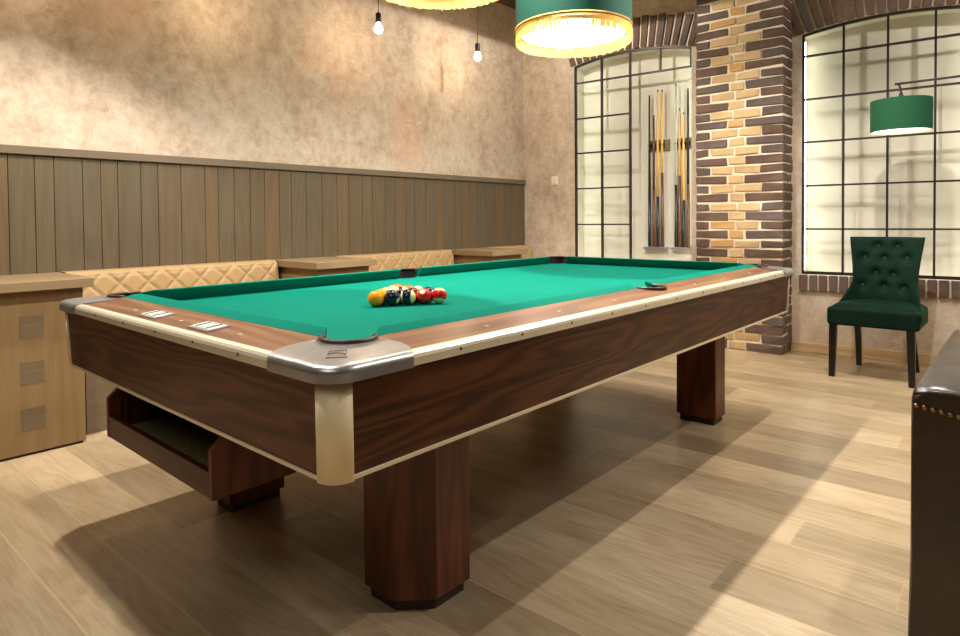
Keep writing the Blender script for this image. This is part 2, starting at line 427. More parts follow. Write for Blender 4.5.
for i, w in enumerate(WIN):
    root = MB()
    # niche lining : sides, soffit, sill and back
    x0, x1 = w['x0'], w['x1']; N = 20
    outer = [(x0, w['sill'])] + [(x0 + (x1-x0)*k/N, arch(w, x0 + (x1-x0)*k/N)) for k in range(N+1)] + [(x1, w['sill'])]
    f = [root.V(Vector(W(x, 0, z))) for x, z in outer]; b = [root.V(Vector(W(x, ND, z))) for x, z in outer]
    n = len(outer)
    for k in range(n): root.face([f[k], f[(k+1) % n], b[(k+1) % n], b[k]])
    root.face(b)
    win = root.build('window_%d' % (i+1), 'niche', fix=False); struct(win)
    # steel grid
    g = MB(); t_ = .007; o0, o1 = .005, .035
    cols = [x0 + (x1-x0)*k/4 for k in range(1, 4)]
    if i == 0: rows = [2.336, 1.997, 1.669, 1.332, .992]
    else: rows = [2.275, 1.945, 1.618, 1.284, .952]
    wbox(g, x0, x0 + .016, o0, o1, w['sill'], w['spring']); wbox(g, x1 - .016, x1, o0, o1, w['sill'] if i else rows[0], w['spring'])
    wbox(g, x0, x1, o0, o1, w['sill'], w['sill'] + .022)
    for k in range(N):
        a = x0 + (x1-x0)*k/N; b_ = x0 + (x1-x0)*(k+1)/N; za, zb = arch(w,a), arch(w,b_)
        g.hexa([W(a,o0,za-.017), W(b_,o0,zb-.017), W(b_,o1,zb-.017), W(a,o1,za-.017), W(a,o0,za), W(b_,o0,zb), W(b_,o1,zb), W(a,o1,za)])
    for k, c in enumerate(cols):
        zlo = w['sill'] if (i == 1 or k < 2) else rows[0]
        wbox(g, c - t_, c + t_, o0, o1, zlo, arch(w, c) - .01)
    for k, z in enumerate(rows):
        wbox(g, x0, x1 if (i == 1 or k == 0) else cols[1], o0, o1, z - t_*.9, z + t_*.9)
    g.build('grid_frame', 'steel', parent=win)
    # light strip behind the frame on both reveals
    l = MB(); 
    oo = (.12, .135) if i else (.037, .049)
    wbox(l, x0 + .001, x0 + .006, oo[0], oo[1], w['sill'] + .03, w['spring'] - .03)
    wbox(l, x1 - .006, x1 - .001, oo[0], oo[1], w['sill'] + .03, w['spring'] - .03)
    l.build('light_strip', 'led' if i else 'led_soft', parent=win)
    # brick arch (soldier course)
    a = MB(); c = (x0+x1)/2; h = (x1-x0)/2; s_ = w['sag']; R = (h*h+s_*s_)/(2*s_); zc = w['spring'] + s_ - R
    amax = math.asin(h / R) + .012; nb = 17 if i == 0 else 18; th_ = .285
    a.mat('mortar')
    M_ = 24
    for k in range(M_):
        p0 = -amax + 2*amax*k/M_; p1 = -amax + 2*amax*(k+1)/M_
        P = lambda r, ph, o: W(c + r*math.sin(ph)*1.0, o, zc + r*math.cos(ph))
        a.hexa([P(R+.002,p0,-.012), P(R+.002,p1,-.012), P(R+.002,p1,.0), P(R+.002,p0,.0), P(R+th_,p0,-.012), P(R+th_,p1,-.012), P(R+th_,p1,.0), P(R+th_,p0,.0)])
    for k in range(nb):
        p0 = -amax + 2*amax*(k+.12)/nb; p1 = -amax + 2*amax*(k+.88)/nb
        # fan the bricks a little more than the true radius, as laid
        sk = 1.2 if i == 0 else 1.7
        def Q(r, ph, o):
            dr = r - R
            return W(c + R*math.sin(ph) + dr*math.sin(ph*sk), o, zc + R*math.cos(ph) + dr*math.cos(ph*sk))
        a.mat(random.choice(['brick_dark','brick_dark','brick_dark','brick_grey']))
        lo, hi = R + .003 , R + th_ - .006 - random.uniform(0, .02)
        a.hexa(bricks_jitter([Q(lo,p0,-.03), Q(lo,p1,-.03), Q(lo,p1,.045 if i==0 else .0), Q(lo,p0,.045 if i==0 else .0), Q(hi,p0,-.03), Q(hi,p1,-.03), Q(hi,p1,-.0), Q(hi,p0,-.0)], .003))
    a.build('brick_arch', parent=win, bevel=.008)
    # brick sill
    s = MB(); s.mat('mortar'); wbox(s, x0 - .015, x1 + .015, -.012, .002, w['sill'] - .125, w['sill'] - .001)
    nb = 17
    for k in range(nb):
        a0 = x0 - .015 + (x1-x0+.03)*(k+.09)/nb; a1 = x0 - .015 + (x1-x0+.03)*(k+.91)/nb
        s.mat(random.choice(['brick_dark','brick_dark','brick_grey']))
        s.hexa(bricks_jitter([W(a0,-.032,w['sill']-.125), W(a1,-.032,w['sill']-.125), W(a1,0,w['sill']-.125), W(a0,0,w['sill']-.125),
                W(a0,-.032,w['sill']-.004), W(a1,-.032,w['sill']-.004), W(a1,0,w['sill']-.004), W(a0,0,w['sill']-.004)], .002))
    s.build('brick_sill', parent=win, bevel=.005)

mb = MB(); wbox(mb, XL, -.33, -.015, 0, 0, .08); wbox(mb, .352, XR, -.015, 0, 0, .08)
struct(mb.build('baseboard_back', 'base_tan', bevel=.004))

# brick pillar
mb = MB(); px0, px1, py0 = -.325, .348, 2.93
yb = lambda x: wy(x) - .004
mb.mat('mortar'); e = .009
mb.hexa([(px0+e,py0+e,0),(px1-e,py0+e,0),(px1-e,yb(px1),0),(px0+e,yb(px0),0),(px0+e,py0+e,CZ),(px1-e,py0+e,CZ),(px1-e,yb(px1),CZ),(px0+e,yb(px0),CZ)])
pitch = .0728; nrow = int(CZ / pitch); g = .013
rdark = lambda: random.choice(['brick_dark','brick_dark','brick_grey'])
for r in range(nrow + 1):
    z0 = r*pitch + g/2; z1 = min(z0 + pitch - g, CZ)
    if z1 - z0 < .01: continue
    j = lambda a=.008: random.uniform(-a, a)
    if r % 2 == 0: xs = [px0, px0 + .262 + j(), px0 + .385 + j(), px1]; ms = [rdark(), None, rdark()]
    else: xs = [px0, px0 + .118 + j(), px0 + .315 + j(.02), px0 + .505 + j(), px1]; ms = [rdark(), None, None, rdark()]
    if r % 2 == 0: xs = [px0, px0 + .262 + j(), px0 + .388 + j(), px1]
    n = len(ms)
    for k in range(n):
        a, b = xs[k] + (g/2 if k else 0), xs[k+1] - (g/2 if k < n-1 else 0)
        m = ms[k] or random.choice(['brick_gold','brick_gold','brick_gold','brick_gold','brick_orange'])
        mb.mat(m)
        depth = .10 if k not in (0, n-1) else .10
        if k == n-1:      # returns around the corner
            d = .115 if r % 2 == 0 else .235
            d = min(d, yb(px1) - py0 - .002)
        elif k == 0: d = min(.115, yb(px0) - py0 - .002)
        else: d = .05
        jj = .0065
        mb.hexa(bricks_jitter([(a,py0,z0),(b,py0,z0),(b,py0+d,z0),(a,py0+d,z0),(a,py0,z1),(b,py0,z1),(b,py0+d,z1),(a,py0+d,z1)], jj))
        if k == n-1:
            y = py0 + d + g
            if yb(px1) - y > .02:
                mb.mat(rdark()); mb.hexa(bricks_jitter([(px1-.05,y,z0),(px1,y,z0),(px1,yb(px1),z0),(px1-.05,yb(px1),z0),(px1-.05,y,z1),(px1,y,z1),(px1,yb(px1),z1),(px1-.05,yb(px1),z1)], jj))
pl = mb.build('brick_pillar', bevel=.006)
tag(pl, 'brick pillar of dark brown and golden bricks between the two arched niches', 'pillar')

# panelling on the left wall
mb = MB()
ys = [-1.204, -1.118, -.985, -.896, -.81, -.688, -.593, -.46, -.313, -.229, -.123, -.012, .09, .2, .293, .413]
y = -1.204
while y > -4.9: y -= random.uniform(.085, .14); ys.insert(0, y)
y = .413; ye = wy(XL) - .004
while y < ye - .16: y += random.uniform(.085, .14); ys.append(y)
ys.append(ye)
for a, b in zip(ys, ys[1:]):
    mb.mat(random.choices(['oak_z1', 'oak_z2', 'oak_z3'], [4, 2, 4])[0])
    g = .0014
    mb.prism([(XL, a+g*.3), (XL+.018, a+g), (XL+.018, b-g), (XL, b-g*.3)], .002, 1.40, lambda u, v, t: (u, v, t))
wp = mb.build('trim_1', bevel=.002, seg=1, origin=(XL, 0, 0)); struct(wp)
mb = MB(); mb.box(XL, XL + .034, -4.9, ye, 1.397, 1.441); mb.build('top_rail', 'oak_rail', parent=wp, bevel=.003)

# light switch
mb = MB(); wbox(mb, -1.80, -1.728, -.008, -.0005, 1.378, 1.462); sw = mb.build('light_switch', 'switch', bevel=.003)
tag(sw, 'small square white light switch on the plaster beside the cue niche', 'switch')
mb = MB(); wbox(mb, -1.786, -1.742, -.012, -.008, 1.394, 1.446); mb.build('rocker', 'switch', parent=sw, bevel=.002)

# ------------------------------------------------------------------ booth cabinets and benches
GB = 'booth cabinets along the panelled wall'
XS = -1.56; XB = -1.606
def cabinet(y0, y1, label):
    c = thing('booth_cabinet', ((XL+XB)/2, (y0+y1)/2, 0), label, 'cabinet', GB)
    b = MB(); b.box(XL + .022, XB, y0 + .034, y1 - .034, .012, .743)
    body = b.build('body', 'booth_z', parent=c, bevel=.002)
    b = MB(); b.box(XL + .022, XB - .01, y0 + .045, y1 - .045, 0, .012); b.build('kick', 'kick', parent=c)
    b = MB(); b.box(XL + .022, XB + .0, y0 + .034 , y1 - .034, .7395, .7432); 
    b.bm.free()
    b = MB(); b.box(XL + .022, XS, y0, y1, .743, .785); b.build('top', 'booth_top', parent=c, bevel=.002)
    for z in (.578, .372, .164):
        yc = y0 + .21
        b = MB(); b.box(XB - .002, XB + .0012, yc - .045, yc + .045, z - .05, z + .05); b.build('inlay_square', 'booth_grey', parent=body)
    return c
cabinet(-1.557, -1.107, 'pale oak booth cabinet with three grey squares beside the pool table corner')
cabinet(.122, .597, 'oak booth cabinet between the two long quilted benches')
cabinet(1.80, 2.28, 'oak booth cabinet closest to the far corner of the room')
def bench(y0, y1, label):
    c = thing('quilted_bench', (-1.95, (y0+y1)/2, 0), label, 'bench', 'quilted benches between the booth cabinets')
    b = MB(); b.box(XL + .022, -1.722, y0, y1, 0, .36); b.build('base', 'booth_grey', parent=c, bevel=.002)
    # seat cushion
    b = MB(); b.box(XL + .13, -1.70, y0 + .004, y1 - .004, .36, .46); b.build('seat', 'quilt', parent=c, bevel=.02, seg=4)
    # quilted back
    b = MB()
    L = y1 - y0 - .012; nu = int(L / .0055); H = .36; nv = 80
    dw, dh = .148, .150
    zt_ = .787
    def back(u, v):
        yy = y0 + .006 + L*u
        # v along profile: front bottom -> top -> back
        s_ = v * (H + .12)
        if s_ < H - .03: z = zt_ - H + s_; x = -1.955 - .045 * (s_ / H)
        else:
            a = min(1, (s_ - (H - .03)) / .05) * PI / 2
            if s_ < H + .02: x = -2.0 - .03*(1-math.cos(a)); z = zt_ - .03 + .03*math.sin(a)
            else: x = -2.03 - (s_ - H - .02) * .75; z = zt_
        # quilting
        p = (yy - y0 - .03) / dw; q = (z - zt_ + .002) / dh
        d1 = abs((p + q) % 1 - .5); d2 = abs((p - q) % 1 - .5)   # .5 on seam
        e1 = (.5 - d1); e2 = (.5 - d2)
        puff = min(1, (min(e1, e2)) / .16); puff = puff**.5 if puff < 1 else 1
        fade = 1.0 if s_ < H - .01 else max(0, 1 - (s_ - H + .01)/.05)
        edge = min(1, (yy - y0)/.03, (y1 - yy)/.03)
        x += (.009*puff*fade) - .02*(1-math.sqrt(max(0, edge)))
        return (x, yy, z)
    b.grid(nu, nv, back)
    # sides closing
    for yy in (y0 + .006, y1 - .006):
        v = [b.V(Vector(q)) for q in ((-1.975, yy, zt_-H), (-2.02, yy, zt_-.03), (-2.04, yy, zt_-.004), (XL+.02, yy, zt_-.004), (XL+.02, yy, zt_-H))]; b.face(v)
    b.build('backrest', 'quilt', parent=c, fix=True)
    return c
bench(-1.104, .119, 'cream quilted bench between the cabinet with squares and the middle cabinet')
bench(.600, 1.797, 'cream quilted bench between the middle cabinet and the far cabinet')
bench(2.283, wy(XL) - .02, 'short cream quilted bench squeezed into the far room corner')

# ------------------------------------------------------------------ pool table
OX = {1: .825, -1: .80}; OY = {1: 1.463, -1: 1.46}      # outer edge of the metal trim
NSX = {1: .635, -1: .615}; NSY = {1: 1.355, -1: 1.27}     # cushion noses
SPY = .055                                             # side pockets
T = thing('pool_table', (0, 0, 0), 'large walnut pool table with green cloth, metal corner caps and block legs', 'pool table')
ZB = .750
def quad_sym(fn):
    for sx in (1, -1):
        for sy in (1, -1): fn(sx, sy)
# bed
RC, CC = .059, .176      # pocket radius, centre distance from outer edges
bed = MB(); pts = []
hx, hx2 = .68, .65
A_, B_ = .825, 1.46
def corner_arc(sx, sy):
    cx, cy = sx*(NSX[sx]+.014), sy*(NSY[sy]+.014); out = []
    # arc facing the table centre
    base = math.atan2(-sy, -sx)
    for k in range(13): 
        a = base - PI*.62 + PI*1.24*k/12
        out.append((cx + RC*math.cos(a), cy + RC*math.sin(a)))
    return out
def side_arc(sx):
    cx = sx*(NSX[sx] + .055); out = []
    base = PI if sx > 0 else 0
    for k in range(13):
        a = base - PI*.5 + PI*k/12
        out.append((cx + .06*math.cos(a), SPY + .06*math.sin(a)))
    return out
# counter-clockwise boundary
def ordered(arc, start):   # orient arc so that it begins nearest start
    d0 = (arc[0][0]-start[0])**2 + (arc[0][1]-start[1])**2; d1 = (arc[-1][0]-start[0])**2 + (arc[-1][1]-start[1])**2
    return arc if d0 <= d1 else arc[::-1]
pts += ordered(corner_arc(1,-1), (0, -B_))
pts += [(hx+.02, SPY-.09)] + ordered(side_arc(1), (A_, -.1)) + [(hx+.02, SPY+.09)]
pts += ordered(corner_arc(1,1), (A_, 0))
pts += ordered(corner_arc(-1,1), (0, B_))
pts += [(-hx2-.02, SPY+.09)] + ordered(side_arc(-1), (-A_, .1)) + [(-hx2-.02, SPY-.09)]
pts += ordered(corner_arc(-1,-1), (-A_, 0))
bed.prism(pts, ZB - .03, ZB, lambda u, v, t: (u, v, t))
bed.build('bed', 'cloth', parent=T)
# cushions : profile in (d, z), d = distance outward from nose
DB = .046
cprof = [(0.0, .7955), (.003, .7985), (.008, .7992), (.026, .7945), (DB, .7880), (DB, ZB+.0005), (.031, ZB+.0005), (.004, .788)]
def cushion(axis, sgn, t0, t1, k0, k1, nm='cushion'):
    """axis 'y': runs along y at x = sgn*NXs ; ends slanted: t at depth d = t0 - k0*d .. t1 + k1*d"""
    m = MB(); n = len(cprof)
    if axis == 'y': f = lambda d, z, t: (sgn*(NSX[sgn] + d), t, z)
    else: f = lambda d, z, t: (t, sgn*(NSY[sgn] + d), z)
    Aa = [m.V(Vector(f(d, z, t0 - k0*d))) for d, z in cprof]; Bb = [m.V(Vector(f(d, z, t1 + k1*d))) for d, z in cprof]
    m.face(Aa); m.face(Bb[::-1])
    for i in range(n): m.face([Aa[i], Aa[(i+1) % n], Bb[(i+1) % n], Bb[i]])
    m.build(nm, 'cloth', parent=T, bevel=.002, seg=2)
for sx in (1, -1):
    cushion('y', sx, SPY + .074, NSY[1] - .085, .15, 1.15); cushion('y', sx, -(NSY[-1] - .085), SPY - .074, 1.15, .15)
for sy in (1, -1): cushion('x', sy, -(NSX[-1] - .085), NSX[1] - .085, 1.15, 1.15)
# rail wood
def zr(e):      # e = distance inward from the outer edge of the trim
    return .7745 + (e - .024) * .0128/.12
def rail_long(sx):
    m = MB(); N = 110; y0, y1 = -(OY[-1] - .2), OY[1] - .2
    cx = NSX[sx] + .055; o_ = OX[sx]; c = o_ - .024
    P = []
    for k in range(N + 1):
        y = y0 + (y1-y0)*k/N
        xi = NSX[sx] + DB - .002
        if abs(y - SPY) < .064: xi = max(xi, cx + math.sqrt(max(0, .064**2 - (y-SPY)**2)))
        P.append((xi, y))
    for k in range(N):
        (a, ya), (b, yb_) = P[k], P[k+1]
        v = [m.V(Vector((sx*x, y, z))) for x, y, z in ((a,ya,zr(o_-a)),(c,ya,zr(o_-c)),(c,yb_,zr(o_-c)),(b,yb_,zr(o_-b)),
              (a,ya,.74),(c,ya,.74),(c,yb_,.74),(b,yb_,.74))]
        m.face([v[0],v[1],v[2],v[3]]); m.face([v[4],v[7],v[6],v[5]]); m.face([v[0],v[3],v[7],v[4]]); m.face([v[1],v[5],v[6],v[2]])
        if k == 0: m.face([v[0],v[4],v[5],v[1]])
        if k == N-1: m.face([v[3],v[2],v[6],v[7]])
    bmesh.ops.remove_doubles(m.bm, verts=m.bm.verts, dist=1e-5)
    return m.build('rail', 'rail_y', parent=T)
def rail_short(sy):
    m = MB(); o_ = OY[sy]; c = o_ - .024; a = NSY[sy] + DB - .002
    pr = [(a, zr(o_-a)), (c, zr(o_-c)), (c, .74), (a, .74)]
    m.prism(pr, -(OX[-1] - .2), OX[1] - .2, lambda d, z, t: (t, sy*d, z))
    return m.build('rail', 'rail_x', parent=T)
rails = {('y', s): rail_long(s) for s in (1, -1)}
rails.update({('x', s): rail_short(s) for s in (1, -1)})
# metal edge trim, d from outer edge inward (negative = inward)
tp = [(.0, .7455), (.0, .762), (-.0025, .7685), (-.008, .7735), (-.016, .7758), (-.025, .7755), (-.025, .7455)]
def trim_run(axis, s):
    m = MB(); O_ = OY if axis == 'y' else OX
    f = (lambda d, z, t: (s*(OX[s] + d), t, z)) if axis == 'y' else (lambda d, z, t: (t, s*(OY[s] + d), z))
    m.prism(tp, -(O_[-1]-.195), O_[1]-.195, f)
    o = m.build('edge_trim', 'trim_metal', parent=T, bevel=.0012)
    k = (-1.112, -.8905, -.669, -.45, -.234, 0, .234, .45, .669, .8905, 1.112) if axis == 'y' else (-.395, -.163, .06, .279, .497)
    for t in k:
        b = MB(); c = f(.0, .7595, t + (0 if axis == 'y' else 0))
        b.lathe([(.0042, -.0008), (.0042, .0008), (.002, .0014)], c=c, n=10, ax='x' if axis == 'y' else 'y')
        b.build('screw', 'screw', parent=o)
for s in (1, -1): trim_run('y', s); trim_run('x', s)
# sights and score counters
def sight(x, y, z, par):
    b = MB(); b.lathe([(.0058, -.001), (.0058, .0007), (.004, .0010)], c=(x, y, z), n=14); b.build('sight', 'pearl', parent=par)
for s in (1, -1):
    for k in (-3, -2, -1, 1, 2, 3): sight(s*(OX[s] - .072), k*.3175 + .01, zr(.072), rails[('y', s)])
    for k in (-1, 0, 1): sight(k*.3175 + .058, s*(OY[s] - .068), zr(.068), rails[('x', s)])
for xc in (-.105, .218):
    z = zr(.07) + .001; yc = -(OY[-1] - .068)
    sl = .0128/.12
    def P(dx, dy, dz): return (xc + dx, yc + dy, z + dz + sl*dy)
    b = MB()
    b.hexa([P(-.056,-.03,-.002), P(.056,-.03,-.002), P(.056,.03,-.002), P(-.056,.03,-.002), P(-.056,-.03,.0025), P(.056,-.03,.0025), P(.056,.03,.0025), P(-.056,.03,.0025)])
    pl_ = b.build('score_counter', 'chrome', parent=T, bevel=.001)
    for q in (-1, 1):
        b = MB(); a0, a1 = (-.05, -.004) if q < 0 else (.006, .052)
        b.hexa([P(a0,-.022,.0022), P(a1,-.022,.0022), P(a1,.022,.0022), P(a0,.022,.0022), P(a0,-.022,.0036), P(a1,-.022,.0036), P(a1,.022,.0036), P(a0,.022,.0036)])
        b.build('counter_window', 'ivory', parent=pl_, bevel=.001)
        b = MB(); m_ = (a0 + a1)/2
        b.hexa([P(m_-.003,-.02,.0035), P(m_+.003,-.02,.0035), P(m_+.003,.02,.0035), P(m_-.003,.02,.0035), P(m_-.003,-.02,.005), P(m_+.003,-.02,.005), P(m_+.003,.02,.005), P(m_-.003,.02,.005)])
        b.build('counter_divider', 'rubber', parent=pl_)
# corner caps
def cap(sx, sy):
    m = MB(); r = .062; LA = .205; n1 = 8; nc = 12
    O = []
    ov = .003
    for k in range(n1): O.append((LA - (LA - r)*k/n1, -ov))
    for k in range(nc + 1):
        a = PI/2*k/nc; O.append((r - (r+ov)*math.sin(a), r - (r+ov)*math.cos(a)))
    for k in range(1, n1 + 1): O.append((-ov, r + (LA - r)*k/n1))
    NO = len(O)
    # inner arc from (dx .246,dy .150) around the pocket to its mirror
    CX_, CY_ = OX[sx] - NSX[sx] - .014, OY[sy] - NSY[sy] - .014; I = []
    ri = RC + .002
    sta = math.radians(-38); end = math.radians(128)
    for k in range(NO):
        a = sta - (sta + 2*PI - end) * (k/(NO-1))
        I.append((CX_ + ri*math.cos(a), CY_ + ri*math.sin(a)))
    ts = [0, .02, .05, .10, .16, .3, .5, .75, 1.0]
    zs = [.7640, .7700, .7738, .7762, .7775, .7790, .7808, .7832, .7860]
    rows = []
    low = [(o[0], o[1], .7435) for o in O]
    rows.append(low); rows.append([(o[0], o[1], .7605) for o in O])
    for t, z in zip(ts, zs):
        row = []
        for k in range(NO):
            o, i_ = O[k], I[k]
            # bow the ends of the plate outward
            bx = math.sin(PI*t) * .022 * (abs(k/(NO-1) - .5)*2)**3
            x = o[0] + (i_[0]-o[0])*t; y = o[1] + (i_[1]-o[1])*t
            if k < NO/2: x += bx
            else: y += bx
            row.append((x, y, z))
        rows.append(row)
    rows.append([(i_[0], i_[1], .765) for i_ in I])
    rows.append([(i_[0], i_[1], .70) for i_ in I])
    g = [[m.V(Vector((sx*(OX[sx] - x), sy*(OY[sy] - y), z))) for x, y, z in row] for row in rows]
    for a, b in zip(g, g[1:]):
        for k in range(NO-1): m.face([a[k], a[k+1], b[k+1], b[k]], True)
    o = m.build('corner_cap', 'chrome', parent=T)
    # pocket liner and rim
    return o, sx*(NSX[sx]+.014), sy*(NSY[sy]+.014)
def pocket(cx, cy, R, base, span, zt, rimz):
    m = MB()
    m.lathe([(R-.001, zt), (R-.002, .70), (R-.012, .64), (.004, .625)], c=(cx, cy, 0), n=28, cap=False)
    # rear wall up to the rim
    N = 24
    def f(u, v):
        a = base - span + 2*span*u; rr = R - .001 + .0*v
        return (cx + rr*math.cos(a), cy + rr*math.sin(a), zt - .01 + (rimz - zt + .01)*v)
    m.grid(N, 2, f)
    p = m.build('pocket_liner', 'pocket_black', parent=T, fix=False)
    b = MB(); b.tube([(cx + (R-.0005)*math.cos(base - span + 2*span*k/N), cy + (R-.0005)*math.sin(base - span + 2*span*k/N), rimz + .0015) for k in range(N+1)], .0062, 8)
    b.build('pocket_rim', 'rim_leather', parent=p)
def corner_all(sx, sy):
    c, cx, cy = cap(sx, sy)
    pocket(cx, cy, RC, math.atan2(sy, sx), math.radians(108), ZB - .001, .7862)
    if (sx, sy) == (1, -1):      # cast emblem : arch over two strokes
        e = MB()
        zt_ = .7838
        e.tube([(.754, -1.416, zt_-.0035), (.780, -1.384, zt_-.0035)], .0008, 6)
        e.tube([(.722, -1.386, zt_), (.737, -1.353, zt_)], .0008, 6)
        e.tube([(.722, -1.386, zt_), (.731, -1.394, zt_-.001)], .0008, 6)
        e.tube([(.737, -1.353, zt_), (.768, -1.380, zt_-.002)], .0008, 6)
        pa, pb = Vector((.740, -1.402)), Vector((.765, -1.378)); mid = (pa+pb)/2; d = (pb-pa)/2; nn = Vector((-.62, .78))*.013
        e.tube([(mid.x - d.x*math.cos(PI*k/10) + nn.x*math.sin(PI*k/10), mid.y - d.y*math.cos(PI*k/10) + nn.y*math.sin(PI*k/10), zt_-.0022 + .0015*math.sin(PI*k/10)) for k in range(11)], .0009, 6)
        e.build('emblem', 'screw', parent=c)
quad_sym(corner_all)
for sx in (1, -1): pocket(sx*(NSX[sx] + .055), SPY, .0615, 0 if sx > 0 else PI, math.radians(106), ZB - .001, .7855)
# body : four aprons, posts, bottom stripe
zt, zb = .745, .556
it, ib = .019, .027
def apron(axis, s):
    m = MB(); B_ = OY[s]
    if axis == 'y':
        L = OY[-1] - .05; A_ = OX[s]; B_ = OY[-1]
        m.hexa([(s*(A_-ib-.03), -L, zb), (s*(A_-ib), -L, zb), (s*(A_-ib), L, zb), (s*(A_-ib-.03), L, zb),
                (s*(A_-it-.03), -L, zt), (s*(A_-it), -L, zt), (s*(A_-it), L, zt), (s*(A_-it-.03), L, zt)])
    else:
        L = OX[1] - .05; L2 = OX[-1] - .05
        m.hexa([(-L2, s*(B_-ib-.03), zb), (L, s*(B_-ib-.03), zb), (L, s*(B_-ib), zb), (-L2, s*(B_-ib), zb),
                (-L2, s*(B_-it-.03), zt), (L, s*(B_-it-.03), zt), (L, s*(B_-it), zt), (-L2, s*(B_-it), zt)])
    o = m.build('apron', 'walnut_' + axis, parent=T)
    m = MB(); Ls = L - .005; Lm = Ls if axis == 'y' else L2 - .005; e = .003
    if axis == 'y':
        x0, x1 = sorted((s*(A_-ib-.03), s*(A_-ib+e))); m.box(x0, x1, -Ls, Ls, zb - .009, zb + .0)
    else:
        y0, y1 = sorted((s*(B_-ib-.03), s*(B_-ib+e))); m.box(-Lm, Ls, y0, y1, zb - .009, zb + .0)
    m.build('bottom_stripe', 'stripe_metal', parent=o, bevel=.001)
for s in (1, -1): apron('y', s); apron('x', s)
def post(sx, sy):
    A_ = OX[sx]; B_ = OY[sy]
    m = MB(); r = .046; wlen = .050
    prof = []
    for k in range(3): prof.append((wlen - (wlen-r)*k/3, 0))
    for k in range(9):
        a = PI/2*k/8; prof.append((r - r*math.sin(a), r - r*math.cos(a)))
    for k in range(1, 4): prof.append((0, r + (wlen-r)*k/3))
    for (z0, i0), (z1, i1) in (((zb - .010, ib - .0065), (zt, it - .005)),):
        A0 = [m.V(Vector((sx*(A_-i0-x), sy*(B_-i0-y), z0))) for x, y in prof]; A1 = [m.V(Vector((sx*(A_-i1-x), sy*(B_-i1-y), z1))) for x, y in prof]
        for k in range(len(prof)-1): m.face([A0[k], A0[k+1], A1[k+1], A1[k]], True)
        inn = [(wlen, .012), (.04, .04), (.012, wlen)]
        B0 = [m.V(Vector((sx*(A_-i0-x), sy*(B_-i0-y), z0))) for x, y in inn]
        m.face(A0 + B0[::-1])
        B1 = [m.V(Vector((sx*(A_-i1-x), sy*(B_-i1-y), z1))) for x, y in inn]
        m.face(A1 + B1[::-1])
        for a, b, c, d in ((A0[0], B0[0], B1[0], A1[0]), (B0[0], B0[1], B1[1], B1[0]), (B0[1], B0[2], B1[2], B1[1]), (B0[2], A0[-1], A1[-1], B1[2])): m.face([a, b, c, d])
    o = m.build('corner_post', 'post_metal', parent=T)
quad_sym(post)
m = MB(); m.box(-.74, .765, -B_+.06, B_-.06, zb + .002, zb + .03); m.build('underframe', 'underside', parent=T)
# legs
def leg(sx, sy, x0, x1, y0, y1, ch=.078):
    m = MB(); b = MB()
    def poly(g, cc):
        X0, X1, Y0, Y1 = x0-g, x1+g, y0-g, y1+g
        P = [(X0,Y0),(X1,Y0),(X1,Y1),(X0,Y1)]
        ci = {(-1,-1):0,(1,-1):1,(1,1):2,(-1,1):3}[(sx,sy)]
        out = []
        for k, (x, y) in enumerate(P):
            if k == ci:
                pa = (x - sx*cc, y); pb = (x, y - sy*cc)
                out += ([pb, pa] if ci in (0, 2) else [pa, pb])
            else: out.append((x, y))
        return out
    m.prism(poly(.011, ch+.004), .032, zb + .004, lambda u, v, t: (u, v, t))
    o = m.build('leg', 'walnut_z', parent=T, bevel=.0015)
    b.prism(poly(-.002, ch-.004), 0, .032, lambda u, v, t: (u, v, t)); b.build('foot', 'plinth', parent=o)
leg(1, -1, .394, .576, -1.032, -.842); leg(-1, -1, -.560, -.374, -1.045, -.85)
leg(1, 1, .388, .570, 1.005, 1.19); leg(-1, 1, -.576, -.394, 1.005, 1.19)
# ball storage tray under the near end
bx0, bx1 = -.44, .28
end = [(-1.42, .363), (-1.42, .486), (-1.356, .549), (-1.05, .549), (-1.05, .44), (-1.186, .377), (-1.188, .363)]
tray = None
m = MB(); m.box(bx0 + .018, bx1 - .018, -1.405, -1.19, .363, .375); tray = m.build('ball_tray', 'tray_wood', parent=T)
for x0 in (bx0, bx1 - .018):
    m = MB(); m.prism(end, x0, x0 + .018, lambda u, v, t: (t, u, v)); m.build('end_panel', 'tray_wood_z', parent=tray, bevel=.002)
m = MB(); m.box(bx0 + .018, bx1 - .018, -1.419, -1.402, .364, .430); m.build('front_board', 'tray_wood', parent=tray, bevel=.002)
m = MB(); m.box(bx0 + .019, bx1 - .019, -1.401, -1.13, .3755, .388)
m.build('felt_lining', 'felt', parent=tray)
m = MB(); m.hexa([(bx0+.018,-1.19,.363),(bx1-.018,-1.19,.363),(bx1-.018,-1.178,.363),(bx0+.018,-1.178,.363),(bx0+.018,-1.08,.549),(bx1-.018,-1.08,.549),(bx1-.018,-1.068,.549),(bx0+.018,-1.068,.549)])
m.build('back_board', 'tray_wood', parent=tray)

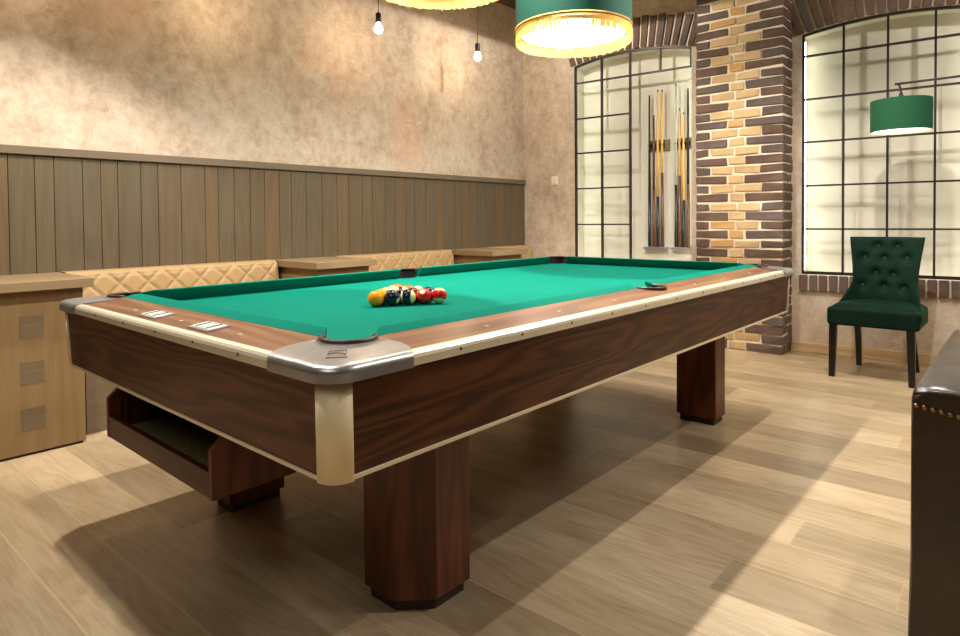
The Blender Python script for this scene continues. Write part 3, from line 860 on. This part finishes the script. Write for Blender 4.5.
# ------------------------------------------------------------------ balls
IV = rgb(236, 222, 160)
VV = Vector((.767, -.627, .12)).normalized(); RR = Vector((.749, .663, 0)); UU = Vector((0, 0, 1))
def ball_mat(name, col, stripe, axes, seed):
    t = NT(name); v = t.obj()
    nv = t.n('ShaderNodeVectorMath', operation='NORMALIZE'); t.l(v, nv.inputs[0])
    def dot(w):
        d = t.n('ShaderNodeVectorMath', operation='DOT_PRODUCT'); t.l(nv.outputs[0], d.inputs[0]); d.inputs[1].default_value = w.normalized(); return d.outputs['Value']
    n_, s_ = axes
    c = col
    if stripe: c = t.mix(t.math('LESS_THAN', t.math('ABSOLUTE', dot(n_)), .52), IV, col)
    ds = dot(s_)
    if not stripe or abs(n_.normalized().dot(s_.normalized())) < .5:
        c = t.mix(t.math('GREATER_THAN', ds, .93), c, rgb(240, 226, 170))
    t.bsdf(c, .08, 0, .6)
    return t.m
def ax(a, b, c): return RR*a + UU*b + VV*c
BALLS = [  # row by row from the apex: name words, colour, stripe, rotation
 [('solid yellow ball at the tip of the racked triangle', (246, 150, 0), 0, (ax(1,0,0), ax(-.3,.2,-1)))],
 [('solid yellow ball right behind the tip ball', (246, 164, 6), 0, (ax(1,0,0), ax(.3,-.2,-1))), ('solid navy ball beside the tip yellow ball, on the edge nearer the long walnut rail', (10, 24, 46), 0, (ax(1,0,0), ax(.82,-.42,.42)))],
 [('dark green striped ball in the third row of the rack', (16, 54, 40), 1, (ax(.3,.8,-.2), ax(-.9,.2,.3))), ('black ball in the very middle of the third row of the rack', (16, 14, 16), 0, (ax(1,0,0), ax(-.2,.9,.3))), ('navy and ivory striped ball standing upright beside the solid red ball', (12, 28, 52), 1, (ax(.99,0,.15), ax(0,-.6,-.8)))],
 [('dark brown striped ball in the fourth row, next to the green striped ball', (60, 40, 20), 1, (ax(.2,.5,.6), ax(1,.3,-.5))), ('dark purple striped ball inside the fourth row of the rack', (64, 16, 60), 1, (ax(.8,.4,.2), ax(-.3,.9,-.3))), ('maroon ball inside the fourth row, touching the solid red ball', (110, 20, 22), 0, (ax(1,0,0), ax(.2,.3,-.9))), ('solid red ball with a pale number circle on top', (200, 20, 14), 0, (ax(1,0,0), ax(-.24,.64,.73)))],
 [('solid orange ball at the back corner of the rack', (236, 110, 16), 0, (ax(1,0,0), ax(.1,.3,-.9))), ('orange and ivory striped ball in the back row of the rack', (232, 104, 14), 1, (ax(.9,.1,-.2), ax(0,-.5,-.8))), ('pale ivory and yellow striped ball in the middle of the back row', (240, 190, 40), 1, (ax(.3,.85,.2), ax(-.9,.3,-.3))), ('dark violet ball in the back row beside the red striped ball', (40, 18, 46), 0, (ax(1,0,0), ax(-.5,.3,-.9))), ('red and ivory striped ball at the back corner nearest the long walnut rail', (200, 20, 16), 1, (ax(.12,.93,-.32), ax(-.2,0,-.9)))],
]
RB = .0276
proto = None
for k, row in enumerate(BALLS):
    for j, (lab, c, st, rot) in enumerate(row):
        x = .093 + (j - k/2)*.0556; y = -.756 + k*.0482
        m = MB(); bmesh.ops.create_uvsphere(m.bm, u_segments=32, v_segments=20, radius=RB)
        for f in m.bm.faces: f.smooth = True
        M['b'] = ball_mat('ball_%d_%d' % (k, j), rgb(*c), st, rot, 0)
        for v in m.bm.verts: v.co += Vector((x, y, ZB + RB + .0007))
        o = m.build('billiard_ball', 'b', origin=(x, y, ZB + RB + .0007), fix=False)
        tag(o, lab, 'ball', 'billiard balls racked in a triangle')

# ------------------------------------------------------------------ cue racks and cues
def rack(x0, x1, xs, label):
    r = thing('cue_rack', W((x0+x1)/2, ND, .775), label, 'cue rack', 'wall cue racks in the niche')
    b = MB(); wbox(b, x0, x1, ND - .075, ND - .002, .765, .785); b.build('ledge', 'chrome', parent=r, bevel=.002)
    b = MB(); wbox(b, xs[0] - .02, xs[-1] + .055, ND - .018, ND - .002, 1.655, 1.755); b.build('clip_bar', 'clip_metal', parent=r, bevel=.003)
    for xx in xs:
        b = MB()
        pts_ = [W(xx + .015*math.cos(a), ND - .05 + .015*math.sin(a), 1.705) for a in [math.radians(q) for q in range(-50, 231, 20)]]
        b.tube(pts_, .0038, 6)
        wbox(b, xx - .011, xx + .011, ND - .032, ND - .016, 1.685, 1.725)
        b.build('clip', 'rubber', parent=r)
    return xs
ra = rack(-.915, -.70, [-.863, -.822, -.785, -.745], 'cue rack closer to the grid panes, with a steel ledge')
rb_ = rack(-.668, -.46, [-.619, -.588, -.551, -.512], 'cue rack right beside the brick pillar, with a steel ledge')
def cue(x, ztop, mt_shaft, mt_butt, zsplit, label):
    off = ND - .05; z0 = .787
    m = MB(); L = ztop - z0
    def r(z): return .0155 + (.0072 - .0155) * (z - z0)/L
    P = lambda: W(x, off, 0)
    c = P()
    m.lathe([(r(zsplit), zsplit), (r(ztop-.02), ztop-.02)], c=c, n=12)
    o = m.build('pool_cue', mt_shaft, origin=(c[0], c[1], z0)); tag(o, label, 'cue', 'pool cues standing in the niche racks')
    m = MB(); m.lathe([(.012, z0), (r(z0), z0 + .01), (r(zsplit) + .0004, zsplit)], c=c, n=12); m.build('butt', mt_butt, parent=o)
    m = MB(); m.lathe([(r(ztop), ztop-.02), (r(ztop)*.9, ztop)], c=c, n=10); m.build('tip', 'cue_tip', parent=o)
cue(ra[0], 2.163, 'cue_black', 'cue_black', 1.25, 'black cue standing alone at the grid side of its rack')
cue(ra[1], 1.978, 'cue_brown', 'cue_brown', 1.30, 'shorter reddish brown cue next to the black cue')
cue(ra[2], 2.203, 'cue_pale', 'cue_black', 1.24, 'tall pale maple cue with a black butt')
cue(ra[3], 2.198, 'cue_pale', 'cue_brown', 1.45, 'tall pale maple cue with a long brown butt beside the rack end')
cue(rb_[0], 2.234, 'cue_grey', 'cue_black', 1.34, 'tall grey cue, the tallest in the rack by the pillar')
cue(rb_[1], 2.014, 'cue_light', 'cue_brown', 1.42, 'ash brown cue with a dark brown butt, second from the grey cue side')
cue(rb_[2], 1.975, 'cue_pale', 'cue_black', 1.20, 'short golden cue with a black butt in the rack by the pillar')
cue(rb_[3], 2.18, 'cue_black', 'cue_brown', 1.34, 'dark cue partly hidden behind the brick pillar')

# ------------------------------------------------------------------ drum pendants with fringe
def drum(x, y, label, zr_=2.0):
    R = .29; H = .27
    r = thing('fringed_drum_pendant', (x, y, CZ), label, 'pendant lamp', 'green fringed drum pendants over the pool table')
    m = MB(); m.mat('shade_green'); m.lathe([(R, zr_), (R, zr_+H)], c=(x, y, 0), n=64, cap=False)
    m.mat('shade_lining'); m.lathe([(R-.003, zr_+H), (R-.003, zr_)], c=(x, y, 0), n=64, cap=False)
    m.build('shade', parent=r, fix=False)
    m = MB(); m.lathe([(R-.004, zr_+H-.008), (R+.002, zr_+H-.008), (R+.002, zr_+H), (R-.004, zr_+H), (R-.004, zr_+H-.008)], c=(x, y, 0), n=64, cap=False)
    m.build('top_ring', 'shade_green', parent=r)
    m = MB(); m.lathe([(R-.004, zr_-.004), (R+.004, zr_-.004), (R+.004, zr_+.008), (R-.004, zr_+.008), (R-.004, zr_-.004)], c=(x, y, 0), n=64, cap=False)
    m.build('braid', 'braid', parent=r)
    m = MB(); n = 300; LF = .066
    for k in range(n):
        a = 2*PI*k/n; w_ = 2*PI/n*.40; rr = R + .001
        l = LF + random.uniform(-.005, .003); dr = random.uniform(-.002, .002); da = random.uniform(-.003, .003)
        p = [(rr, a-w_, zr_-.002), (rr, a+w_, zr_-.002), (rr+dr, a+w_+da, zr_-l), (rr+dr, a-w_+da, zr_-l)]
        q = [(pp[0]-.0025, pp[1], pp[2]) for pp in p]
        V1 = [m.V(Vector((x+b[0]*math.cos(b[1]), y+b[0]*math.sin(b[1]), b[2]))) for b in p]
        V2 = [m.V(Vector((x+b[0]*math.cos(b[1]), y+b[0]*math.sin(b[1]), b[2]))) for b in q]
        m.face(V1); m.face(V2[::-1])
        for i in range(4): m.face([V1[i], V2[i], V2[(i+1)%4], V1[(i+1)%4]])
    fo = m.build('fringe', 'fringe', parent=r, fix=False); fo['kind'] = 'stuff'
    m = MB(); m.lathe([(.001, zr_-.018), (R-.028, zr_-.018), (R-.028, zr_-.012), (.001, zr_-.012)], c=(x, y, 0), n=64, cap=False)
    m.build('diffuser', 'diffuser', parent=r)
    m = MB(); m.lathe([(R-.028, zr_-.022), (R-.022, zr_-.022), (R-.022, zr_-.008), (R-.028, zr_-.008), (R-.028, zr_-.022)], c=(x, y, 0), n=64, cap=False)
    for k in range(3):
        a = 2*PI*k/3 + .4
        m.tube([(x, y, zr_+H-.01), (x+(R-.002)*math.cos(a), y+(R-.002)*math.sin(a), zr_+H-.006)], .003, 6)
    m.build('carrier_ring', 'steel', parent=r)
    m = MB(); m.lathe([(.012, .05), (.024, .02), (.03, -.005), (.02, -.03), (.004, -.036)], c=(x, y, zr_+.14), n=14); m.build('lamp_bulb', 'shade_bulb', parent=r)
    m = MB(); m.tube([(x, y, zr_+.19), (x, y, CZ-.03)], .004, 8); m.build('cord', 'rubber', parent=r)
    m = MB(); m.lathe([(.05, CZ-.03), (.055, CZ-.001)], c=(x, y, 0), n=24); m.build('ceiling_rose', 'steel', parent=r)
drum(0.005, .605, 'green drum lampshade with gold fringe hanging in front of the cue niche arch')
drum(0.005, -.345, 'gold fringed drum lampshade cut by the top edge above the pool balls', 2.035)

# bare bulbs by the plaster wall
def bulb(y, label, group='bare bulbs hanging along the plaster wall'):
    x = -1.75; zc = 2.415
    r = thing('bulb_pendant', (x, y, CZ), label, 'pendant lamp', group)
    m = MB(); m.tube([(x, y, CZ-.001), (x, y, zc+.105)], .0028, 8); m.build('cord', 'rubber', parent=r)
    m = MB(); m.lathe([(.006, zc+.112), (.018, zc+.104), (.0205, zc+.098), (.0205, zc+.04), (.018, zc+.036)], c=(x, y, 0), n=20); m.build('socket', 'rubber', parent=r)
    m = MB(); m.lathe([(.013, .036), (.016, .026), (.025, .008), (.029, -.008), (.027, -.022), (.018, -.033), (.004, -.038)], c=(x, y, zc), n=14)
    m.build('bulb', 'bulb', parent=r)
bulb(.79, 'bare glowing bulb on a black cord, the nearer one beside the fringed lampshade')
bulb(1.85, 'bare glowing bulb on a black cord closest to the room corner')
bulb(-.27, 'bare bulb on a black cord just above the top edge, lighting the plaster wall')
bulb(-1.33, 'bare bulb on a black cord highest and nearest to the camera by the panelled wall')

# ------------------------------------------------------------------ arc floor lamp
lx, ly = 1.111, 2.737
r = thing('arc_floor_lamp', (2.2, ly, 0), 'arc floor lamp with a green drum shade hanging above the tufted green chair', 'floor lamp')
m = MB(); m.mat('shade_green2'); m.lathe([(.170, 1.590), (.170, 1.792)], c=(lx, ly, 0), n=48, cap=False)
m.mat('shade_lining'); m.lathe([(.167, 1.792), (.167, 1.590)], c=(lx, ly, 0), n=48, cap=False); sh = m.build('shade', parent=r, fix=False)
m = MB(); m.lathe([(.002, 1.606), (.162, 1.606), (.162, 1.612), (.002, 1.612)], c=(lx, ly, 0), n=48, cap=False); m.build('diffuser', 'diffuser2', parent=r)
m = MB()
m.tube([(lx, ly, 1.765), (lx, ly, 1.84), (lx-.004, ly, 1.87), (lx-.012, ly, 1.893)], .007, 8)
for k in range(3):
    a = 2*PI*k/3 + .3; m.tube([(lx, ly, 1.775), (lx+.168*math.cos(a), ly+.168*math.sin(a), 1.788)], .0022, 6)
m.lathe([(.012, 1.77), (.018, 1.81), (.008, 1.84)], c=(lx, ly, 0), n=16)
m.build('shade_holder', 'steel', parent=r)
m = MB(); m.tube([(lx-.035, ly, 1.899), (lx+.2, ly, 1.899), (2.05, ly, 1.90), (2.16, ly, 1.87), (2.2, ly, 1.78), (2.2, ly, .03)], .0075, 10); m.build('arm', 'steel', parent=r)
m = MB(); m.lathe([(.16, 0), (.16, .022), (.02, .032)], c=(2.2, ly, 0), n=32); m.build('base', 'steel', parent=r)

# ------------------------------------------------------------------ green tufted chair
CX, CYF = 1.003, 2.45
ch = thing('tufted_chair', (CX, 2.68, 0), 'dark green velvet chair with button tufted back and black legs by the wall', 'chair')
# seat
m = MB(); m.box(CX-.255, CX+.248, CYF, 2.87, .342, .458)
m.build('seat_frame', 'velvet', parent=ch, bevel=.02, seg=4)
m = MB()
def seat(u, v):
    x = CX + (u-.5)*.475; y = CYF + .012 + v*.41
    e = min(u, 1-u)*2; g_ = min(v, 1-v)*2
    z = .452 + .034*(1-(1-min(1, e*3.2))**2)**.5*(1-(1-min(1, g_*3.2))**2)**.5
    return (x, y, z)
m.grid(24, 24, seat); m.build('seat_cushion', 'velvet', parent=ch)
btn = [(-.052, .844), (.06, .842), (-.128, .767), (-.012, .762), (.118, .768), (-.058, .662), (.044, .655), (-.132, .577), (-.008, .575), (.108, .567)]
def backf(u, v, off=0.0):
    # u 0..1 across, v 0..1 up
    z = .40 + v*.505
    # half width, wide at the wings below and at the top
    hw = .186 + .026*v**2 + .004*math.cos(v*PI*2)
    wing = max(0, 1 - v/.42)
    hw += .068*wing**1.3
    s_ = (u - .5)*2
    bx = CX + .012 + s_*hw
    by = 2.80 + .10*v**1.3                      # recline
    wrap = (.045 + .37*wing**1.4)*abs(s_)**3.2   # wings come forward around the seat
    by -= wrap
    dep = 0
    for bx_, bz_ in btn:
        d = math.hypot((bx - (CX + .012 + bx_)), z - bz_)
        dep += .028*math.exp(-(d/.028)**2) 
    if off == 0: by += dep
    ed = min(1, (1-abs(s_))/.06) if abs(s_) > .94 else 1
    th_ = .055*(1 - .25*v)
    round_ = th_*.5*(1 - math.sqrt(max(0, 1-(1-ed)**2)))
    topr = 0
    if v > .95: topr = th_*.5*(1 - math.sqrt(max(0, 1 - ((v-.95)/.05)**2)))
    rr_ = max(round_, topr)
    if off == 0: by += rr_
    else: by += th_ - rr_
    return (bx, by, z)
m = MB(); g0 = m.grid(56, 56, lambda u, v: backf(u, v)); g1 = m.grid(56, 56, lambda u, v: backf(u, v, 1.0))
for j in range(56):
    m.face([g0[0][j], g0[0][j+1], g1[0][j+1], g1[0][j]], True); m.face([g0[-1][j], g0[-1][j+1], g1[-1][j+1], g1[-1][j]], True)
for i in range(56):
    m.face([g0[i][0], g0[i+1][0], g1[i+1][0], g1[i][0]], True); m.face([g0[i][-1], g0[i+1][-1], g1[i+1][-1], g1[i][-1]], True)
bk = m.build('backrest', 'velvet', parent=ch)
for bx_, bz_ in btn:
    v_ = (bz_ - .40)/.505
    u_ = .5
    for _ in range(30):
        p_ = backf(u_, v_); u_ += (CX + .012 + bx_ - p_[0]) / .45
    p_ = backf(u_, v_)
    m = MB(); m.lathe([(.0085, .003), (.008, -.002), (.004, -.005)], c=p_, n=12, ax='y'); m.build('button', 'velvet_button', parent=bk)
def cleg(x0, y0, x1, y1, ztop, w0, w1, bow=0):
    m = MB()
    def f(t):
        return (x0 + (x1-x0)*t, y0 + (y1-y0)*t + bow*math.sin(PI*t), ztop*t)
    P = []
    for k in range(9):
        t = k/8; c = f(t); w = w0 + (w1-w0)*t
        P.append([m.V(Vector((c[0]+a*w/2, c[1]+b*w/2, c[2]))) for a, b in ((-1,-1),(1,-1),(1,1),(-1,1))])
    m.face(P[0][::-1]); m.face(P[-1])
    for a, b in zip(P, P[1:]):
        for k in range(4): m.face([a[k], a[(k+1)%4], b[(k+1)%4], b[k]])
    m.build('leg', 'black_wood', parent=ch, bevel=.003)
cleg(.775, 2.482, .782, 2.485, .36, .034, .044); cleg(1.214, 2.472, 1.204, 2.485, .36, .034, .046)
cleg(.845, 2.945, .850, 2.82, .42, .032, .04, .02); cleg(1.180, 2.955, 1.150, 2.82, .42, .032, .04, .02)

# ------------------------------------------------------------------ leather sofa, only its arm end shows
sx0, sy0 = 1.570, -.505
so = thing('leather_sofa', (2.3, 0.0, 0), 'dark brown leather sofa arm with brass nail heads at the frame edge', 'sofa')
aw = .17
def arm(x0, x1, nm, back=False):
    m = MB()
    prof = [(x0+.002, .06), (x0, .30), (x0, .60), (x0+.0005, .650), (x0+.004, .664), (x0+.012, .673), (x0+.04, .680), (x0+.08, .682),
            (x0+.12, .678), (x0+.15, .668), (x1-.004, .650), (x1, .60), (x1, .06)]
    y0, y1 = sy0, .46
    n = 26; rows = []
    for j in range(n+1):
        t = j/n; y = y0 + (y1-y0)*t
        inset = .012*math.exp(-t*40)
        rows.append([m.V(Vector((px_ + (inset if px_ < (x0+x1)/2 else -inset)*(1 if pz > .1 else 0), y, pz - inset*(1 if pz > .6 else 0) + (.003*math.sin(t*29 + px_*40) if pz > .67 else 0)))) for px_, pz in prof])
    for a, b in zip(rows, rows[1:]):
        for k in range(len(prof)-1): m.face([a[k], a[k+1], b[k+1], b[k]], True)
        m.face([a[-1], a[0], b[0], b[-1]])
    m.face(rows[0][::-1]); m.face(rows[-1])
    o = m.build(nm, 'leather', parent=so)
    m = MB()      # piping around the front edge
    m.tube([(px_ + (.0 if 0 < i_ < len(prof)-1 else 0), sy0 - .002, pz - (.008 if pz > .6 else 0)) for i_, (px_, pz) in enumerate(prof[5:-3])], .004, 8)
    m.build('piping', 'leather', parent=o)
    m = MB()
    k = 0; x = x0 + .017
    while x < x1 - .01:
        m.lathe([(.0055, 0), (.005, -.003), (.002, -.005)], c=(x, sy0 - .001, .642 - .14*(x - x0)), n=10, ax='y'); x += .0145
    nl = m.build('nail_heads', 'brass', parent=o)
    return o
arm(sx0, sx0 + aw, 'arm'); arm(sx0 + 1.45, sx0 + 1.45 + aw, 'arm')
m = MB(); m.box(sx0 + aw + .002, sx0 + 1.448, sy0 + .02, .36, .06, .28); m.build('seat_base', 'leather', parent=so, bevel=.02, seg=3)
for k in range(2):
    x0_ = sx0 + aw + .006 + k*.64; m = MB(); m.box(x0_, x0_ + .63, sy0 + .01, .30, .282, .42); m.build('seat_cushion', 'leather', parent=so, bevel=.035, seg=4)
m = MB(); m.box(sx0 + .02 + aw, sx0 + 1.45, .31, .46, .282, .655); m.build('backrest', 'leather', parent=so, bevel=.04, seg=4)
for x_ in (sx0+.05, sx0+1.57):
    for y_ in (sy0+.06, .40):
        m = MB(); m.lathe([(.018, 0), (.026, .03), (.02, .062)], c=(x_, y_, 0), n=16); m.build('foot', 'black_wood', parent=so)

# ------------------------------------------------------------------ ceiling spots (some placed from floor shadow edges, the rest added fill)
def spot(x, y, z, watts, color=(1, .955, .885), label='', ang=146, blend=.45, tgt=None, rad=.03):
    r = thing('ceiling_spot', (x, y, CZ), label, 'spotlight', 'black ceiling spotlights')
    m = MB(); m.lathe([(.03, z+.05), (.034, z+.055), (.034, z+.14), (.02, z+.16)], c=(x, y, 0), n=24, cap=False)
    m.lathe([(.008, z+.158), (.008, CZ)], c=(x, y, 0), n=12); m.build('housing', 'steel', parent=r, fix=False)
    ld = bpy.data.lights.new('spot_lamp', 'SPOT'); ld.energy = watts; ld.color = color; ld.shadow_soft_size = rad; ld.spot_size = math.radians(ang); ld.spot_blend = blend
    lo = bpy.data.objects.new('spot_lamp', ld); COL.objects.link(lo); lo.parent = r; lo.location = (0, 0, z - CZ)
    if tgt:
        d = Vector(tgt) - Vector((x, y, z)); lo.rotation_euler = d.to_track_quat('-Z', 'Y').to_euler()
SP = [(0.0, .13, 2.8, 250, 'black ceiling spotlight over the middle of the pool table'),
      (0.0, -1.35, 2.8, 85, 'added fill spotlight over the near end of the pool table'),  # added fill, thins the shadows of the drum pendants
      (0.0, 1.60, 2.8, 95, 'added fill spotlight over the far end of the pool table'),  # second added fill, evens out pendant shadows on the floor
      (-1.19, -1.27, 2.8, 225, 'black ceiling spotlight over the bench side of the pool table'),
      (1.11, 1.385, 2.8, 150, 'black ceiling spotlight over the far walnut long side of the table'),
      (2.21, .2, 2.8, 60, 'black ceiling spotlight over the leather sofa'),
      (2.21, 2.1, 2.8, 58, 'added wall-wash spotlight beside the arc floor lamp'),  # added to brighten the right arch and upper back wall
      (-1.0, 1.95, 2.8, 56, 'added wall-wash spotlight in front of the far cabinet'),]  # added wash for the cue niche arch and wall above
for x, y, z, w_, lab in SP: spot(x, y, z, w_, label=lab, ang=178 if y > 1.8 else 102 if x < -1.1 else 146, blend=.04 if y > 1.8 else .45)

# ------------------------------------------------------------------ world, camera
wd = bpy.data.worlds.new('room_ambient'); sc.world = wd; wd.use_nodes = True
bg = wd.node_tree.nodes['Background']; bg.inputs[0].default_value = (1, .85, .68, 1); bg.inputs[1].default_value = .02
# unseen panels added as soft fill for the walls and room
def panel(x, y, sx_, sy_, watts, label):
    r = thing('fill_panel', (x, y, CZ - .012), label, 'fill light', 'added fill panels outside the view')
    m = MB(); m.box(x-sx_/2-.02, x+sx_/2+.02, y-sy_/2-.02, y+sy_/2+.02, CZ-.03, CZ-.001); m.build('panel_frame', 'steel', parent=r)
    ld = bpy.data.lights.new('panel_light', 'AREA'); ld.shape = 'RECTANGLE'; ld.size = sx_; ld.size_y = sy_; ld.energy = watts; ld.color = (1, .95, .87)
    lo = bpy.data.objects.new('panel_light', ld); COL.objects.link(lo); lo.parent = r; lo.location = (0, 0, -.022)
panel(1.4, -3.4, 1.6, 1.6, 30, 'added square fill panel behind the camera')
panel(3.2, 1.2, 1.0, 1.0, 30, 'added square fill panel over the sofa side of the lounge')

C0 = Vector((1.7764, -2.1194, 1.043)); yaw, pitch, roll, F, SY = -.7249, -.0222, -.0083, 629.42, 233.87
fw = Vector((math.sin(yaw)*math.cos(pitch), math.cos(yaw)*math.cos(pitch), math.sin(pitch)))
rt = Vector((math.cos(yaw), -math.sin(yaw), 0)); up = rt.cross(fw)
c_, s_ = math.cos(roll), math.sin(roll)
rt2 = c_*rt + s_*up; up2 = -s_*rt + c_*up
cd = bpy.data.cameras.new('camera'); cam = bpy.data.objects.new('camera', cd); COL.objects.link(cam)
mat = Matrix((rt2, up2, -fw)).transposed().to_4x4(); mat.translation = C0; cam.matrix_world = mat
cd.sensor_width = 36; cd.lens = F/960*36; cd.shift_y = -(318 - SY)/960; cd.clip_start = .02
sc.camera = cam
sc.view_settings.view_transform = 'Standard'; sc.view_settings.look = 'None'; sc.view_settings.gamma = 1
sc.view_settings.use_curve_mapping = False; sc.view_settings.exposure = -0.05
sc.cycles.use_denoising = True
sc.cycles.max_bounces = 8; sc.cycles.diffuse_bounces = 5; sc.cycles.sample_clamp_indirect = 6.0
